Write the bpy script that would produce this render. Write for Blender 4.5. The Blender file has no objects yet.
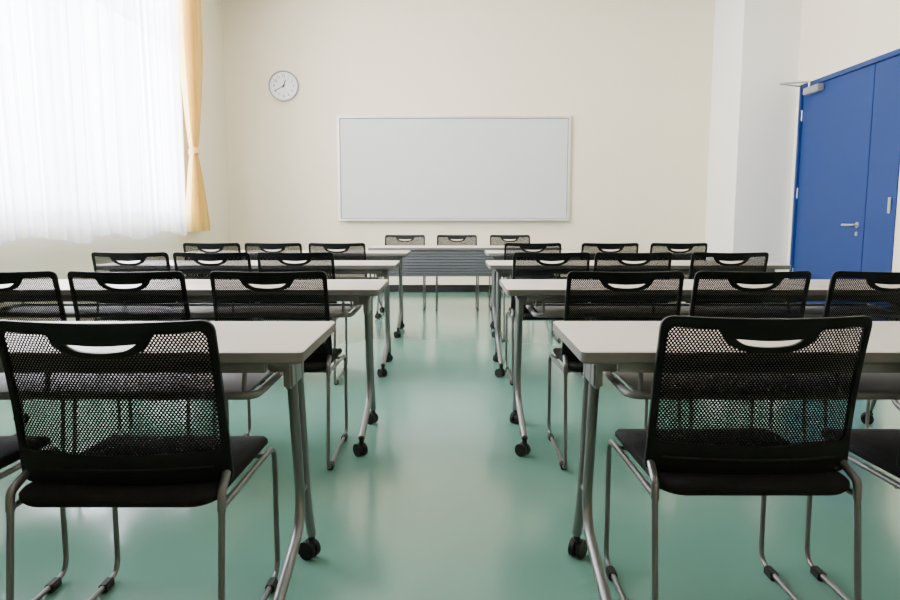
import bpy, bmesh, math, random
from mathutils import Vector, Matrix
random.seed(7)
scene = bpy.context.scene
COL = scene.collection
PI = math.pi

# ------------------------------------------------------------------ materials
def mat(name, col, rough=0.5, metal=0.0, var=0.06, scale=6.0, bump=0.0, spec=0.5, rvar=0.05):
    m = bpy.data.materials.new(name); m.use_nodes = True
    nt = m.node_tree; b = nt.nodes['Principled BSDF']
    tc = nt.nodes.new('ShaderNodeTexCoord')
    nz = nt.nodes.new('ShaderNodeTexNoise'); nz.inputs['Scale'].default_value = scale
    nz.inputs['Detail'].default_value = 4
    nt.links.new(tc.outputs['Object'], nz.inputs['Vector'])
    cr = nt.nodes.new('ShaderNodeValToRGB')
    lo = [max(0, c*(1-var)) for c in col]; hi = [min(1, c*(1+var)) for c in col]
    cr.color_ramp.elements[0].position = .3; cr.color_ramp.elements[0].color = (*lo, 1)
    cr.color_ramp.elements[1].position = .7; cr.color_ramp.elements[1].color = (*hi, 1)
    nt.links.new(nz.outputs['Fac'], cr.inputs['Fac'])
    nt.links.new(cr.outputs['Color'], b.inputs['Base Color'])
    mr = nt.nodes.new('ShaderNodeMapRange')
    mr.inputs['To Min'].default_value = max(0, rough-rvar); mr.inputs['To Max'].default_value = min(1, rough+rvar)
    nt.links.new(nz.outputs['Fac'], mr.inputs['Value']); nt.links.new(mr.outputs['Result'], b.inputs['Roughness'])
    b.inputs['Metallic'].default_value = metal
    b.inputs['Specular IOR Level'].default_value = spec
    if bump > 0:
        n2 = nt.nodes.new('ShaderNodeTexNoise'); n2.inputs['Scale'].default_value = scale*40
        nt.links.new(tc.outputs['Object'], n2.inputs['Vector'])
        bp = nt.nodes.new('ShaderNodeBump'); bp.inputs['Strength'].default_value = bump; bp.inputs['Distance'].default_value = .002
        nt.links.new(n2.outputs['Fac'], bp.inputs['Height']); nt.links.new(bp.outputs['Normal'], b.inputs['Normal'])
    return m

M = {}
M['wall'] = mat('wall_paint', (.82, .73, .55), .8, var=.015, scale=1.5, bump=.1)
M['wall_side'] = mat('wall_paint_side', (.82, .75, .58), .8, var=.015, scale=1.5, bump=.1)
M['column'] = mat('column_paint', (.86, .83, .78), .8, var=.015, scale=1.5, bump=.1)
M['ceiling'] = mat('ceiling_paint', (.8, .79, .76), .9, var=.02)
M['floor'] = mat('green_vinyl', (.112, .245, .190), .165, var=.06, scale=1.2, spec=.45, rvar=.03)
M['base'] = mat('black_skirting', (.012, .012, .013), .6, spec=.2)
M['blue'] = mat('blue_door_paint', (.008, .035, .160), .5, var=.04, scale=2, spec=.28)
M['steel'] = mat('brushed_steel', (.55, .55, .55), .3, .9)
M['closer'] = mat('grey_closer_paint', (.30, .30, .30), .4, .3)
M['tube'] = mat('grey_chair_tube', (.14, .14, .14), .35, .7)
M['tleg'] = mat('grey_table_leg', (.17, .173, .17), .38, .6)
M['plastic'] = mat('black_plastic', (.004, .004, .0045), .5, var=.1, spec=.2)
M['seat'] = mat('black_seat_fabric', (.008, .008, .0085), .9, var=.2, scale=30, bump=.4, spec=.15)
M['rubber'] = mat('black_rubber', (.008, .008, .008), .6, spec=.3)
M['top'] = mat('greige_laminate', (.52, .46, .40), .40, var=.02, scale=5, spec=.4)
M['edge'] = mat('grey_edge_band', (.14, .135, .125), .5, spec=.3)
M['shelf'] = mat('dark_grey_shelf', (.18, .18, .18), .5, spec=.3)
M['panel'] = mat('charcoal_modesty_panel', (.095, .10, .105), .5, spec=.3)
M['board'] = mat('whiteboard_enamel', (.58, .605, .58), .25, var=.008, scale=1, spec=.35)
M['alu'] = mat('aluminium', (.80, .78, .74), .3, .5)
M['trimdark'] = mat('dark_gasket', (.20, .19, .17), .5)
M['white'] = mat('white_plastic', (.8, .8, .8), .4, var=.01)
M['ink'] = mat('black_ink', (.02, .02, .02), .5)
M['winframe'] = mat('window_aluminium', (.12, .15, .20), .4, .4)

def mesh_mat():
    m = bpy.data.materials.new('perforated_mesh'); m.use_nodes = True
    nt = m.node_tree; N = nt.nodes.new; L = nt.links.new
    b = nt.nodes['Principled BSDF']; b.inputs['Base Color'].default_value = (.004, .004, .0045, 1)
    b.inputs['Roughness'].default_value = .6; b.inputs['Specular IOR Level'].default_value = .12
    tc = N('ShaderNodeTexCoord'); sp = N('ShaderNodeSeparateXYZ'); cb = N('ShaderNodeCombineXYZ')
    L(tc.outputs['Object'], sp.inputs[0]); L(sp.outputs['X'], cb.inputs['X']); L(sp.outputs['Z'], cb.inputs['Y'])
    a, c, r = .0076, .0106, .00172
    sc = N('ShaderNodeVectorMath'); sc.operation = 'MULTIPLY'; sc.inputs[1].default_value = (1/a, 1/c, 0)
    L(cb.outputs[0], sc.inputs[0])
    ds = []
    for off in (0.0, 0.5):
        ad = N('ShaderNodeVectorMath'); ad.operation = 'ADD'; ad.inputs[1].default_value = (off+50, off+50, 0); L(sc.outputs[0], ad.inputs[0])
        fr = N('ShaderNodeVectorMath'); fr.operation = 'FRACTION'; L(ad.outputs[0], fr.inputs[0])
        sb = N('ShaderNodeVectorMath'); sb.operation = 'SUBTRACT'; sb.inputs[1].default_value = (.5, .5, 0); L(fr.outputs[0], sb.inputs[0])
        ml = N('ShaderNodeVectorMath'); ml.operation = 'MULTIPLY'; ml.inputs[1].default_value = (a, c, 0); L(sb.outputs[0], ml.inputs[0])
        ln = N('ShaderNodeVectorMath'); ln.operation = 'LENGTH'; L(ml.outputs[0], ln.inputs[0]); ds.append(ln)
    mn = N('ShaderNodeMath'); mn.operation = 'MINIMUM'; L(ds[0].outputs['Value'], mn.inputs[0]); L(ds[1].outputs['Value'], mn.inputs[1])
    gt = N('ShaderNodeMath'); gt.operation = 'GREATER_THAN'; gt.inputs[1].default_value = r; L(mn.outputs[0], gt.inputs[0])
    L(gt.outputs[0], b.inputs['Alpha'])
    return m
M['mesh'] = mesh_mat()

def sheer_mat(name, col, transp, transl):
    m = bpy.data.materials.new(name); m.use_nodes = True
    nt = m.node_tree; N = nt.nodes.new; L = nt.links.new
    nt.nodes.remove(nt.nodes['Principled BSDF']); out = nt.nodes['Material Output']
    tc = N('ShaderNodeTexCoord'); nz = N('ShaderNodeTexNoise'); nz.inputs['Scale'].default_value = 3
    L(tc.outputs['Object'], nz.inputs['Vector'])
    cr = N('ShaderNodeValToRGB')
    cr.color_ramp.elements[0].color = (*[c*.95 for c in col], 1); cr.color_ramp.elements[1].color = (*col, 1)
    L(nz.outputs['Fac'], cr.inputs['Fac'])
    d = N('ShaderNodeBsdfDiffuse'); t = N('ShaderNodeBsdfTranslucent'); tr = N('ShaderNodeBsdfTransparent')
    L(cr.outputs['Color'], d.inputs['Color']); L(cr.outputs['Color'], t.inputs['Color'])
    m1 = N('ShaderNodeMixShader'); m1.inputs['Fac'].default_value = transl; L(d.outputs[0], m1.inputs[1]); L(t.outputs[0], m1.inputs[2])
    m2 = N('ShaderNodeMixShader'); m2.inputs['Fac'].default_value = transp; L(m1.outputs[0], m2.inputs[1]); L(tr.outputs[0], m2.inputs[2])
    L(m2.outputs[0], out.inputs['Surface'])
    return m
M['sheer'] = sheer_mat('sheer_voile', (.90, .90, .97), .38, .62)
M['drape'] = sheer_mat('apricot_drape', (.97, .79, .37), 0.0, .60)
M['glass'] = sheer_mat('window_glass', (.9, .95, 1), .93, .5)

# ------------------------------------------------------------------ mesh helpers
def fillet_path(pts, rad, closed=False, n=6):
    pts = [Vector(p) for p in pts]; N = len(pts); out = []
    for i, p in enumerate(pts):
        r = rad[i] if isinstance(rad, (list, tuple)) else rad
        if (not closed and i in (0, N-1)) or r <= 0:
            out.append(p); continue
        a = pts[(i-1) % N]-p; b = pts[(i+1) % N]-p
        t = min(r, a.length*.49, b.length*.49)
        p0 = p+a.normalized()*t; p2 = p+b.normalized()*t
        for k in range(n+1):
            s = k/n
            out.append(p0*(1-s)**2+p*2*s*(1-s)+p2*s*s)
    return out

def add_tube(bm, pts, r, closed=False, seg=10):
    pts = [Vector(p) for p in pts]; n = len(pts); tang = []
    for i in range(n):
        if closed: t = pts[(i+1) % n]-pts[i-1]
        elif i == 0: t = pts[1]-pts[0]
        elif i == n-1: t = pts[-1]-pts[-2]
        else: t = pts[i+1]-pts[i-1]
        tang.append(t.normalized())
    t0 = tang[0]; ref = Vector((1, 0, 0)) if abs(t0.x) < .9 else Vector((0, 0, 1))
    nrm = (ref-t0*ref.dot(t0)).normalized(); rings = []
    for i in range(n):
        t = tang[i]; nrm = (nrm-t*nrm.dot(t)).normalized(); bn = t.cross(nrm)
        rings.append([bm.verts.new(pts[i]+(nrm*math.cos(2*PI*k/seg)+bn*math.sin(2*PI*k/seg))*r) for k in range(seg)])
    for i in range(n if closed else n-1):
        A = rings[i]; B = rings[(i+1) % n]
        for k in range(seg):
            bm.faces.new((A[k], A[(k+1) % seg], B[(k+1) % seg], B[k]))
    if not closed:
        bm.faces.new(rings[0]); bm.faces.new(rings[-1])

def add_box(bm, c, s, bevel=0.0, seg=2):
    tb = bmesh.new()
    bmesh.ops.create_cube(tb, size=1, matrix=Matrix.Translation(c) @ Matrix.Diagonal((s[0], s[1], s[2], 1)))
    if bevel > 0: bmesh.ops.bevel(tb, geom=tb.edges[:], offset=bevel, segments=seg, affect='EDGES')
    me = bpy.data.meshes.new('t'); tb.to_mesh(me); tb.free(); bm.from_mesh(me); bpy.data.meshes.remove(me)

def rr(hx, hy, r, n=6):
    r = min(r, hx*.999, hy*.999); out = []
    for cx, cy, a0 in ((hx-r, hy-r, 0), (-hx+r, hy-r, PI/2), (-hx+r, -hy+r, PI), (hx-r, -hy+r, 1.5*PI)):
        for k in range(n+1):
            a = a0+PI/2*k/n; out.append((cx+r*math.cos(a), cy+r*math.sin(a)))
    return out

def add_loft(bm, layers, c=(0, 0), zf=None, n=6):
    rings = []
    for hx, hy, r, z in layers:
        ring = []
        for x, y in rr(hx, hy, r, n):
            zz = z + (zf(x, y) if zf else 0)
            ring.append(bm.verts.new((x+c[0], y+c[1], zz)))
        rings.append(ring)
    for A, B in zip(rings, rings[1:]):
        m = len(A)
        for k in range(m): bm.faces.new((A[k], A[(k+1) % m], B[(k+1) % m], B[k]))
    bm.faces.new(rings[0][::-1]); bm.faces.new(rings[-1])

def link(name, bm, m, parent=None, smooth=40):
    bmesh.ops.recalc_face_normals(bm, faces=bm.faces[:])
    me = bpy.data.meshes.new(name); bm.to_mesh(me); bm.free()
    me.materials.append(m)
    if smooth:
        for p in me.polygons: p.use_smooth = True
        me.set_sharp_from_angle(angle=math.radians(smooth))
    o = bpy.data.objects.new(name, me); COL.objects.link(o)
    if parent: o.parent = parent
    return o

def tag(o, label, cat, group=None, kind=None):
    o['label'] = label; o['category'] = cat
    if group: o['group'] = group
    if kind: o['kind'] = kind
    return o

def empty(name, loc, rz=0.0):
    o = bpy.data.objects.new(name, None); o.empty_display_size = .1; COL.objects.link(o)
    o.location = loc; o.rotation_euler = (0, 0, rz); return o

def copy_tree(o, parent=None):
    c = o.copy(); COL.objects.link(c); c.parent = parent
    for ch in list(o.children): copy_tree(ch, c)
    return c

def filled(loops, ext, bev, res=1):
    cu = bpy.data.curves.new('tmp', 'CURVE'); cu.dimensions = '2D'; cu.fill_mode = 'BOTH'
    cu.extrude = ext; cu.bevel_depth = bev; cu.bevel_resolution = res
    for lp in loops:
        s = cu.splines.new('POLY'); s.points.add(len(lp)-1)
        for i, p in enumerate(lp): s.points[i].co = (p[0], p[1], 0, 1)
        s.use_cyclic_u = True
    ob = bpy.data.objects.new('tmp', cu); COL.objects.link(ob)
    bpy.context.view_layer.update()
    dg = bpy.context.evaluated_depsgraph_get()
    me = bpy.data.meshes.new_from_object(ob.evaluated_get(dg))
    bm = bmesh.new(); bm.from_mesh(me)
    bpy.data.meshes.remove(me); bpy.data.objects.remove(ob); bpy.data.curves.remove(cu)
    bmesh.ops.remove_doubles(bm, verts=bm.verts[:], dist=.00005)
    return bm

# ------------------------------------------------------------------ the room
XL, XR, YB, YF, H = -2.97, 4.12, 9.5, -2.2, 4.0
def boxes(name, lst, m, label, cat):
    bm = bmesh.new()
    for x0, x1, y0, y1, z0, z1 in lst:
        add_box(bm, ((x0+x1)/2, (y0+y1)/2, (z0+z1)/2), (x1-x0, y1-y0, z1-z0))
    return tag(link(name, bm, m, smooth=0), label, cat, kind='structure')
T = .18
boxes('floor', [(XL-T, XR+T, YF-T, YB+T, -.1, 0)], M['floor'], 'glossy mint green vinyl floor', 'floor')
boxes('ceiling', [(XL-T, XR+T, YF-T, YB+T, H, H+.1)], M['ceiling'], 'plain off white ceiling above the room', 'ceiling')
boxes('wall_back', [(XL-T, XR+T, YB, YB+T, 0, H)], M['wall'], 'beige painted wall behind the whiteboard', 'wall')
boxes('wall_rear', [(XL-T, XR+T, YF-T, YF, 0, H)], M['wall'], 'beige wall at the back of the classroom', 'wall')
W1 = (2.9, 7.80); ZS, ZT = 1.0, 3.75
boxes('wall_left', [(XL-T, XL, YF, YB, 0, ZS), (XL-T, XL, YF, YB, ZT, H), (XL-T, XL, YF, W1[0], ZS, ZT),
                    (XL-T, XL, W1[1], YB, ZS, ZT)], M['wall_side'], 'cream painted wall around the curtained window', 'wall')
DY0, DYS, DY1, DZ = 6.56, 7.03, 8.42, 2.505
boxes('wall_right', [(XR, XR+T, YF, DY0-.05, 0, H), (XR, XR+T, DY1+.05, YB, 0, H), (XR, XR+T, DY0-.05, DY1+.05, DZ+.05, H)],
      M['wall_side'], 'cream painted wall around the blue double door', 'wall')
boxes('wall_column', [(3.45, XR, 8.55, YB, 0, H)], M['column'], 'white square structural column in the corner by the blue door', 'column')
BH = .10
boxes('baseboard_back', [(XL, 3.45, YB-.012, YB, 0, BH)], M['base'], 'black skirting along the wall under the whiteboard', 'baseboard')
boxes('baseboard_left', [(XL, XL+.012, YF, YB-.012, 0, BH)], M['base'], 'black skirting along the window wall', 'baseboard')
boxes('baseboard_right', [(XR-.012, XR, YF, DY0-.05, 0, BH)], M['base'], 'black skirting along the wall with the blue door', 'baseboard')
boxes('baseboard_column', [(3.438, 3.45, 8.55, YB-.012, 0, BH), (3.438, XR-.0, 8.538, 8.55, 0, BH)], M['base'], 'black skirting around the white column', 'baseboard')

# window
a, b = W1
bm = bmesh.new(); xc = XL-.1; w = .07
n = 4
for k in range(n+1):
    y = a+w/2+(b-a-w)*k/n
    add_box(bm, (xc, y, (ZS+ZT)/2), (.06, w, ZT-ZS))
for z in (ZS+w/2, 2.9, ZT-w/2): add_box(bm, (xc, (a+b)/2, z), (.045, b-a, w))
wn = tag(link('window_1', bm, M['winframe'], smooth=0), 'aluminium framed window behind the sheer curtains', 'window', kind='structure')
g = bmesh.new(); add_box(g, (xc, (a+b)/2, (ZS+ZT)/2), (.004, b-a-.02, ZT-ZS-.02)); link('pane', g, M['glass'], wn, 0)
s = bmesh.new(); add_box(s, (XL-.03, (a+b)/2, ZS+.008), (.1, b-a, .016)); link('sill', s, M['white'], wn, 0)

# door
bm = bmesh.new()
add_box(bm, (XR+.04, DY0-.025, (DZ+.05)/2), (.1, .05, DZ+.05), .004)
add_box(bm, (XR+.04, DY1+.025, (DZ+.05)/2), (.1, .05, DZ+.05), .004)
add_box(bm, (XR+.04, (DY0+DY1)/2, DZ+.025), (.1, DY1-DY0, .05), .004)
tag(link('trim_1', bm, M['blue']), 'blue steel frame around the double door', 'door frame', kind='structure')
bm = bmesh.new(); add_box(bm, (XR+.04, (DYS+DY1)/2, DZ/2+.003), (.045, DY1-DYS-.010, DZ-.012), .003)
d1 = tag(link('door_1', bm, M['blue']), 'wide blue door leaf with lever handle and closer', 'door', kind='structure')
bm = bmesh.new(); add_box(bm, (XR+.04, (DYS+DY0)/2, DZ/2+.003), (.045, DYS-DY0-.010, DZ-.012), .003)
d2 = tag(link('door_2', bm, M['blue']), 'narrow blue door leaf at the right edge', 'door', kind='structure')
bm = bmesh.new()
add_tube(bm, [(XR+.02, 7.15, .94), (XR+.008, 7.15, .94)], .03, seg=20)
add_tube(bm, fillet_path([(XR+.01, 7.15, .94), (XR-.045, 7.15, .94), (XR-.045, 7.32, .94)], .02), .012)
add_tube(bm, [(XR+.02, 7.15, .85), (XR+.008, 7.15, .85)], .022, seg=20)
link('door_handle', bm, M['steel'], d1)
bm = bmesh.new(); add_box(bm, (XR+.012, 6.64, 1.13), (.014, .045, .15), .004); link('lock_plate', bm, M['steel'], d2)
bm = bmesh.new()
for z in (.35, 1.3, 2.2): add_tube(bm, [(XR+.012, DY1+.004, z-.06), (XR+.012, DY1+.004, z+.06)], .007)
link('hinge', bm, M['steel'], d1)
bm = bmesh.new()
add_box(bm, (XR-.02, 8.13, DZ-.055), (.07, .34, .075), .008)
cl = link('door_closer', bm, M['closer'], d1)
bm = bmesh.new()
add_tube(bm, [(XR-.03, 8.2, DZ-.035), (XR-.03, 8.2, DZ+.045)], .014)
add_tube(bm, [(XR-.03, 8.2, DZ+.04), (XR-.30, 8.34, DZ+.045)], .013)
add_tube(bm, [(XR-.30, 8.34, DZ+.045), (XR+.0, 8.46, DZ+.035)], .011)
link('closer_arm', bm, M['steel'], cl)

# ------------------------------------------------------------------ curtains
def curtain(name, y0, y1, z0, z1, folds, amp, xc, m, parent=None, gather=None, ny=300, nz=40, ph=0.0):
    bm = bmesh.new(); rows = []
    for j in range(nz+1):
        z = z0+(z1-z0)*j/nz; row = []
        for i in range(ny+1):
            u = i/ny
            if gather:
                a, b, k = gather(z)
                y = a+(b-a)*u
                th = 2*PI*folds*(u+.020*math.sin(9*u+z*.5))+ph; zz = z
                y += .010*k*math.sin(2*th)
            else:
                k = .8+.35*math.sin(7*u+ph+.4*z)
                th = 2*PI*folds*(u+.032*math.sin(8*u+z*.5)+.018*math.sin(19*u+ph+.4*z))+ph
                y = y0+.05+(y1-y0-.1)*u+(.026+.018*math.sin(13*u+ph))*math.sin(2*th+.5)
                zz = z+(.034*math.sin(11*u)*(1-j/nz))
            wv = math.sin(th)+.30*math.sin(2.3*th+1.3+z*.3)
            row.append(bm.verts.new((xc+amp*k*wv, y, zz)))
        rows.append(row)
    for A, B in zip(rows, rows[1:]):
        for i in range(ny): bm.faces.new((A[i], A[i+1], B[i+1], B[i]))
    return link(name, bm, m, parent, smooth=180)
c1 = curtain('sheer_curtain', 2.8, 5.62, .85, H, 13, .038, XL+.11, M['sheer'])
tag(c1, 'translucent white sheer curtain panel cut off by the left edge', 'curtain')
c2 = curtain('sheer_curtain', 5.64, 7.66, .85, H, 10, .038, XL+.11, M['sheer'], ph=1)
tag(c2, 'translucent white sheer curtain panel hanging next to the apricot drape', 'curtain')
ZTIE = 1.74
def gath(z):
    if z > ZTIE:
        s = min(1, (z-ZTIE)/1.1); s = s**.6
        return 7.87-.21*s, 7.98+.30*s, .40+.60*s
    s = min(1, (ZTIE-z)/.8); s = s**.7
    return 7.87-.23*s, 7.98+.33*s, .40+.60*s
c3 = curtain('drape', 0, 0, .86, H, 8, .040, XL+.12, M['drape'], gather=gath, ny=240, nz=60)
tag(c3, 'pale apricot drape gathered with a tieback at the window end', 'curtain')
bm = bmesh.new()
pts = [(XL+.12+.050*math.cos(a), 7.925+.085*math.sin(a), ZTIE+.015*math.cos(a)) for a in [2*PI*k/28 for k in range(28)]]
rs = []
for p in pts: rs.append((bm.verts.new((p[0], p[1], p[2]-.03)), bm.verts.new((p[0], p[1], p[2]+.03))))
for k in range(28):
    A = rs[k]; B = rs[(k+1) % 28]; bm.faces.new((A[0], B[0], B[1], A[1]))
link('tieback', bm, M['drape'], c3)

# ------------------------------------------------------------------ whiteboard
WX0, WX1, WZ0, WZ1 = -1.495, 1.60, .964, 2.345
wb = tag(empty('whiteboard', ((WX0+WX1)/2, YB, WZ0)), 'wide blank whiteboard in a thin aluminium frame on the beige wall', 'whiteboard')
ww, wh = WX1-WX0, WZ1-WZ0
bm = bmesh.new(); add_box(bm, (0, -.018, wh/2), (ww-.02, .02, wh-.02)); link('writing_surface', bm, M['board'], wb, 0)
bm = bmesh.new(); f = .030
for z in (f/2, wh-f/2): add_box(bm, (0, -.022, z), (ww, .044, f), .004)
for x in (-ww/2+f/2, ww/2-f/2): add_box(bm, (x, -.022, wh/2), (f, .044, wh-2*f), .004)
link('board_frame', bm, M['alu'], wb)
bm = bmesh.new(); g_ = .010
for z in (f+g_/2, wh-f-g_/2): add_box(bm, (0, -.0295, z), (ww-2*f, .004, g_))
for x in (-ww/2+f+g_/2, ww/2-f-g_/2): add_box(bm, (x, -.0295, wh/2), (g_, .004, wh-2*f-2*g_))
link('gasket', bm, M['trimdark'], wb, 0)
bm = bmesh.new(); add_box(bm, (0, -.065, .006), (ww-.1, .07, .012), .004); add_box(bm, (0, -.098, .014), (ww-.1, .006, .02), .002)
link('pen_tray', bm, M['alu'], wb)

# ------------------------------------------------------------------ clock
ck = tag(empty('wall_clock', (-2.19, YB, 2.73)), 'round white wall clock with black numerals left of the whiteboard', 'clock')
def disc(bm, prof, seg=64):   # lathe around the y axis, prof = (r, y)
    rings = [[bm.verts.new((r*math.cos(2*PI*k/seg), y, r*math.sin(2*PI*k/seg))) for k in range(seg)] for r, y in prof]
    for A, B in zip(rings, rings[1:]):
        for k in range(seg): bm.faces.new((A[k], A[(k+1) % seg], B[(k+1) % seg], B[k]))
    bm.faces.new(rings[0]); bm.faces.new(rings[-1])
bm = bmesh.new(); disc(bm, [(.19, 0), (.197, -.01), (.197, -.035), (.193, -.042), (.184, -.042), (.180, -.03), (.178, -.006)])
link('clock_rim', bm, M['closer'], ck)
bm = bmesh.new(); disc(bm, [(.182, -.004), (.182, -.02)]); link('dial', bm, M['white'], ck)
def numeral(txt, x, z, size):
    cu = bpy.data.curves.new('n', 'FONT'); cu.body = txt; cu.size = size; cu.align_x = 'CENTER'; cu.align_y = 'CENTER'; cu.extrude = .0008
    ob = bpy.data.objects.new('n', cu); COL.objects.link(ob); bpy.context.view_layer.update()
    me = bpy.data.meshes.new_from_object(ob.evaluated_get(bpy.context.evaluated_depsgraph_get()))
    bpy.data.objects.remove(ob)
    me.transform(Matrix.Translation((x, -.0215, z)) @ Matrix.Rotation(PI/2, 4, 'X'))
    return me
bm = bmesh.new()
for h in range(1, 13):
    a = 2*PI*h/12; me = numeral(str(h), .128*math.sin(a), .128*math.cos(a), .050); bm.from_mesh(me)
for k in range(60):
    a = 2*PI*k/60; L_ = .012 if k % 5 == 0 else .006
    add_tube(bm, [((.166-L_)*math.sin(a), -.0208, (.166-L_)*math.cos(a)), (.166*math.sin(a), -.0208, .166*math.cos(a))], .0012, seg=4)
link('numerals', bm, M['ink'], ck, 0)
def hand(nm, ang, ln, w, y):
    bm = bmesh.new(); add_box(bm, (0, y, ln/2-.015), (w, .002, ln+.03), 0)
    bmesh.ops.rotate(bm, verts=bm.verts[:], cent=(0, 0, 0), matrix=Matrix.Rotation(ang, 3, 'Y')); link(nm, bm, M['ink'], ck, 0)
hand('hour_hand', math.radians(20), .085, .013, -.024)
hand('minute_hand', math.radians(240), .135, .010, -.027)
bm = bmesh.new(); disc(bm, [(.012, -.02), (.012, -.03)], 20); link('hub', bm, M['ink'], ck)

# ------------------------------------------------------------------ the mesh-back chair
def v3(x, z): return (x, z, 0)
def bendback(bm):
    for k in range(-12, 13):
        bmesh.ops.bisect_plane(bm, geom=bm.verts[:]+bm.edges[:]+bm.faces[:], plane_co=(k*.02+.0013, 0, 0), plane_no=(1, 0, 0))
def ymap(x, z):
    s = (z-.47)/.34
    return -.135-.068*s+.038*(x/.24)**2+.008*math.sin(PI*max(0, s))
def mapback(bm):
    for v in bm.verts:
        x, z, t = v.co
        v.co = (x, ymap(x, z)+t, z)

def make_chair():
    root = empty('mesh_back_chair', (0, 0, 0))
    bm = bmesh.new()
    zf = lambda x, y: -(.7*max(0, y-.06)**2) + .10*x*x
    add_loft(bm, [(.190, .20, .04, .402), (.212, .236, .05, .405), (.220, .243, .05, .414), (.220, .243, .05, .426), (.214, .236, .05, .434),
                  (.17, .18, .05, .435), (.10, .11, .04, .434), (.03, .04, .02, .433)], (0, .062), zf)
    link('seat', bm, M['seat'], root, 60)
    outer = fillet_path([v3(-.235, .440), v3(-.1, .442), v3(.1, .442), v3(.235, .440), v3(.230, .62), v3(.229, .814), v3(.14, .812), v3(0, .810), v3(-.14, .812), v3(-.229, .814), v3(-.230, .62)],
                        [.022, .03, .03, .022, .15, .026, .07, .07, .07, .026, .15], True)
    opening = fillet_path([v3(-.220, .514), v3(0, .508), v3(.220, .514), v3(.218, .65), v3(.216, .793), v3(.108, .789), v3(.093, .757), v3(.048, .736), v3(-.048, .736), v3(-.093, .757), v3(-.108, .789), v3(-.216, .793), v3(-.218, .65)],
                          [.02, .1, .02, .1, .015, .012, .02, .03, .03, .02, .012, .015, .1], True, 4)
    slot = fillet_path([v3(-.082, .769), v3(0, .763), v3(.082, .769), v3(.055, .750), v3(0, .744), v3(-.055, .750)], [.006, .08, .006, .02, .05, .02], True, 5)
    bm = filled([outer, opening, slot], .004, .0022, 2)
    bendback(bm); mapback(bm)
    back = link('backrest', bm, M['plastic'], root, 35)
    grown = [(p[0]*1.013, (p[1]-.65)*1.02+.65, 0) for p in opening]
    bm = filled([grown], 0, 0)
    bendback(bm)
    mapback(bm)
    link('mesh_panel', bm, M['mesh'], back, 60)
    bm = bmesh.new()
    add_tube(bm, [(x, ymap(x, .478)-.008, .478) for x in [(-.2+.02*k) for k in range(21)]], .0035, seg=6)
    link('lower_rib', bm, M['plastic'], back, 60)
    for s in (-1, 1):
        x = s*.229
        p_top = Vector((x, -.158, .436)); p_foot = Vector((x, -.210, .016))
        loop = fillet_path([p_top, p_foot, (x, .290, .016), (x, .292, .390), (x, -.158, .402)], [0, .045, .05, .05, 0], False, 7)
        bm = bmesh.new(); add_tube(bm, loop, .0076, False, 10)
        leg = link('leg', bm, M['tube'], root, 60)
        for y in (-.15, .22):
            bm = bmesh.new(); add_box(bm, (x, y, .0125), (.024, .05, .025), .004); link('glide', bm, M['rubber'], leg)
        bm = bmesh.new()
        add_tube(bm, fillet_path([(x, -.163, .395), (x, -.158, .436), (x*.975, ymap(x, .462)+.002, .462)], .012), .0095, seg=12)
        link('bracket', bm, M['tube'], root, 60)
    for y in (-.085, .19):
        bm = bmesh.new(); add_tube(bm, [(-.229, y, .394), (.229, y, .394)], .007, seg=10); link('crossbar', bm, M['tube'], root, 60)
    return root

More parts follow.
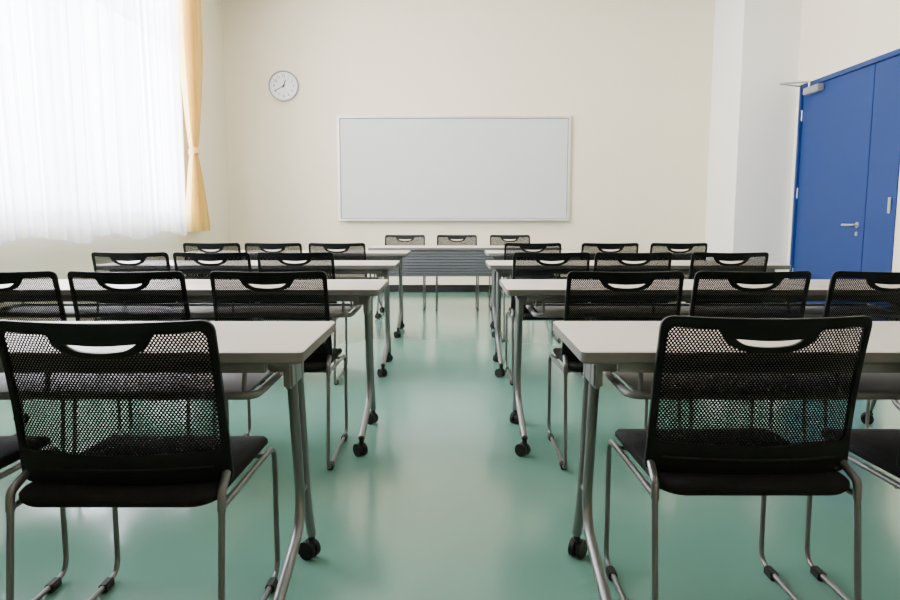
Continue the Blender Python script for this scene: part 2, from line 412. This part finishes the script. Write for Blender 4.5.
# ------------------------------------------------------------------ the folding table
HW, HD = .963, .24
def make_table(front=False):
    root = empty('folding_table', (0, 0, 0))
    bm = bmesh.new()
    add_loft(bm, [(HW-.004, HD-.004, .014, .7165), (HW-.001, HD-.001, .016, .7185), (HW-.004, HD-.004, .014, .72)])
    tp = link('tabletop', bm, M['top'], root, 30)
    bm = bmesh.new()
    add_loft(bm, [(HW-.006, HD-.006, .014, .691), (HW, HD, .018, .696), (HW, HD, .018, .7175), (HW-.003, HD-.003, .015, .7184)])
    link('edge_band', bm, M['edge'], tp, 30)
    yaw = iter((.9, -.6, .7, 1.1))
    for s in (-1, 1):
        x = s*(HW-.08)
        bm = bmesh.new()
        add_box(bm, (x, .04, .677), (.055, .34, .028), .004)
        add_tube(bm, fillet_path([(x, -.020, .68), (x, .070, .180), (x, -.275, .078)], [0, .11, 0], n=12), .0145, seg=12)
        add_tube(bm, fillet_path([(x, .055, .68), (x, .140, .20), (x, .195, .078)], [0, .08, 0], n=8), .0145, seg=12)
        add_box(bm, (x, .020, .628), (.024, .15, .085), .006)
        add_box(bm, (x-s*.035, .020, .648), (.05, .10, .045), .006)
        add_box(bm, (x, .095, .26), (.014, .07, .02), .004)
        leg = link('leg', bm, M['tleg'], root, 45)
        for y in (-.28, .195):
            bm = bmesh.new()
            for q in (-1, 1):
                add_tube(bm, [(q*.005, .010, .028), (q*.020, .010, .028)], .028, seg=22)
            add_tube(bm, [(0, 0, .03), (0, 0, .085)], .010, seg=12)
            add_box(bm, (0, .003, .052), (.024, .034, .026), .008)
            bmesh.ops.rotate(bm, verts=bm.verts[:], cent=(0, 0, 0), matrix=Matrix.Rotation(next(yaw), 3, 'Z'))
            bmesh.ops.translate(bm, verts=bm.verts[:], vec=(x, y, 0))
            link('caster', bm, M['rubber'], leg, 40)
    bm = bmesh.new(); add_box(bm, (0, .03, .664), (1.74, .045, .045), .006)
    add_box(bm, (0, -.20, .678), (1.74, .022, .028), .003); link('beam', bm, M['tleg'], root)
    bm = bmesh.new()
    add_box(bm, (0, .020, .592), (1.60, .30, .008), .002)
    add_tube(bm, fillet_path([(-.830, -.16, .597), (.830, -.16, .597), (.830, .19, .597), (-.830, .19, .597)], .04, True), .010, True)
    for x in (-.79, .79, -.3, .3): add_tube(bm, [(x, -.12, .597), (x, -.10, .692)], .006); add_tube(bm, [(x, .15, .597), (x, .12, .692)], .006)
    link('under_shelf', bm, M['shelf'], root, 40)
    if front:
        bm = bmesh.new(); n = 9; z0, z1 = .43, .685; y = .225; rows = []
        for k in range(n):
            a = z0+(z1-z0)*k/n; b = z0+(z1-z0)*(k+1)/n
            for z, o_ in ((a+.001, -.004), (a+.004, .006), (b-.004, .006), (b-.001, -.004)):
                rows.append((z, y+o_))
        F = [(bm.verts.new((-.885, yy, z)), bm.verts.new((.885, yy, z))) for z, yy in rows]
        B = [(bm.verts.new((-.885, y-.010, z)), bm.verts.new((.885, y-.010, z))) for z, yy in rows]
        for L in (F, B):
            for p, q in zip(L, L[1:]): bm.faces.new((p[0], p[1], q[1], q[0]))
        for i in range(len(F)-1):
            for e in (0, 1): bm.faces.new((F[i][e], F[i+1][e], B[i+1][e], B[i][e]))
        bm.faces.new((F[0][0], F[0][1], B[0][1], B[0][0])); bm.faces.new((F[-1][0], F[-1][1], B[-1][1], B[-1][0]))
        link('modesty_panel', bm, M['panel'], root, 0)
    return root

# ------------------------------------------------------------------ place everything
proto_t = make_table(); used_t = False
tl = [  # (centre y, left table aisle edge x, right table aisle edge x)
    (1.82, -.338, .303), (3.20, -.302, .243), (4.69, -.350, .250), (6.16, -.360, .315)]
for r, (y, xl, xr) in enumerate(tl):
    for side, x in (('L', xl-HW), ('R', xr+HW)):
        o = proto_t if not used_t else copy_tree(proto_t); used_t = True
        o.location = (x, y, 0); o.rotation_euler.z = random.uniform(-.004, .004)
        sd = 'window' if side == 'L' else 'door'
        lab = {0: 'long castored table with grey-beige top, nearest the camera on the %s side',
               1: 'long castored table with grey-beige top, second from the camera on the %s side',
               2: 'long castored table with grey-beige top, third from the camera on the %s side',
               3: 'long castored table with grey-beige top, farthest student table on the %s side'}[r] % sd
        tag(o, lab, 'table', 'student tables in two columns')
ft = make_table(True); ft.location = (.15, 7.18, 0); ft.rotation_euler.z = PI
ft.name = 'front_table'
tag(ft, 'table with dark slatted modesty panel standing crosswise before the whiteboard', 'table')

proto_c = make_chair(); used_c = False
def chair(x, y, rz, label, group):
    global used_c
    o = proto_c if not used_c else copy_tree(proto_c); used_c = True
    o.location = (x, y, 0); o.rotation_euler.z = rz; tag(o, label, 'chair', group)
CH = [
    (1.675, [(-.724, 'aisle'), (-1.33, 'outer')], [(.692, 'aisle'), (1.285, 'outer')]),
    (2.93, [(-.718, 'aisle'), (-1.28, 'middle'), (-1.79, 'outer')], [(.695, 'aisle'), (1.20, 'middle'), (1.745, 'outer')]),
    (4.37, [(-.93, 'aisle'), (-1.43, 'middle'), (-1.925, 'outer')], [(.610, 'aisle'), (1.10, 'middle'), (1.68, 'outer')]),
    (5.84, [(-.915, 'aisle'), (-1.43, 'middle'), (-1.93, 'outer')], [(.672, 'aisle'), (1.295, 'middle'), (1.855, 'outer')])]
place = ['nearest', 'second', 'third', 'fourth and farthest']
for r, (y, Ls, Rs) in enumerate(CH):
    for sd, lst in (('window', Ls), ('door', Rs)):
        for x, pos in lst:
            if r == 0 and pos == 'aisle':
                lab = 'large foreground black mesh-back chair, aisle seat at the nearest %s-side table' % sd
            elif r == 0:
                lab = 'black chair mostly cut off by the frame, beside the foreground %s-side chair' % sd
            else:
                lab = 'black mesh-back chair, %s seat of the %s table on the %s side' % (pos, place[r], sd)
            dy = random.uniform(-.008, .008) if r else (-.060 if sd == 'window' else .005)
            chair(x, y+dy, random.uniform(-.008, .008) if r in (1, 3) else 0, lab, 'black mesh-back chairs')
for x, lab in ((-.518, 'leftmost'), (.08, 'middle'), (.69, 'rightmost')):
    chair(x, 7.92, PI, 'black mesh-back chair facing the class, %s of three behind the front table' % lab, 'black mesh-back chairs')

# ------------------------------------------------------------------ light
w = bpy.data.worlds.new('world'); scene.world = w; w.use_nodes = True
bg = w.node_tree.nodes['Background']; bg.inputs['Color'].default_value = (.84, .92, 1, 1); bg.inputs['Strength'].default_value = 3.0
def area(name, loc, rot, sx, sy, e, col=(1, 1, 1)):
    l = bpy.data.lights.new(name, 'AREA'); l.shape = 'RECTANGLE'; l.size = sx; l.size_y = sy; l.energy = e; l.color = col
    o = bpy.data.objects.new(name, l); COL.objects.link(o); o.location = loc; o.rotation_euler = rot; return o
area('daylight', (XL-.45, 5.35, 2.4), (0, -PI/2, 0), 2.9, 5.5, 1800, (.99, .99, 1))
for y in (1.0, 4.2, 7.2):
    for x in (-1.0, 2.2):
        area('ceiling_fill', (x, y, H-.06), (0, 0, 0), .3, 1.25, (17, 12, 34)[(1.0, 4.2, 7.2).index(y)], (1, .93, .82))  # unseen fill lights added under the ceiling to brighten the room

# ------------------------------------------------------------------ camera
cd = bpy.data.cameras.new('camera'); cd.sensor_width = 36; cd.lens = 28.0; cd.clip_start = .05
cam = bpy.data.objects.new('camera', cd); COL.objects.link(cam)
cam.location = (0, 0, 1.03); cam.rotation_euler = (math.radians(90-6.84), 0, 0)
scene.camera = cam
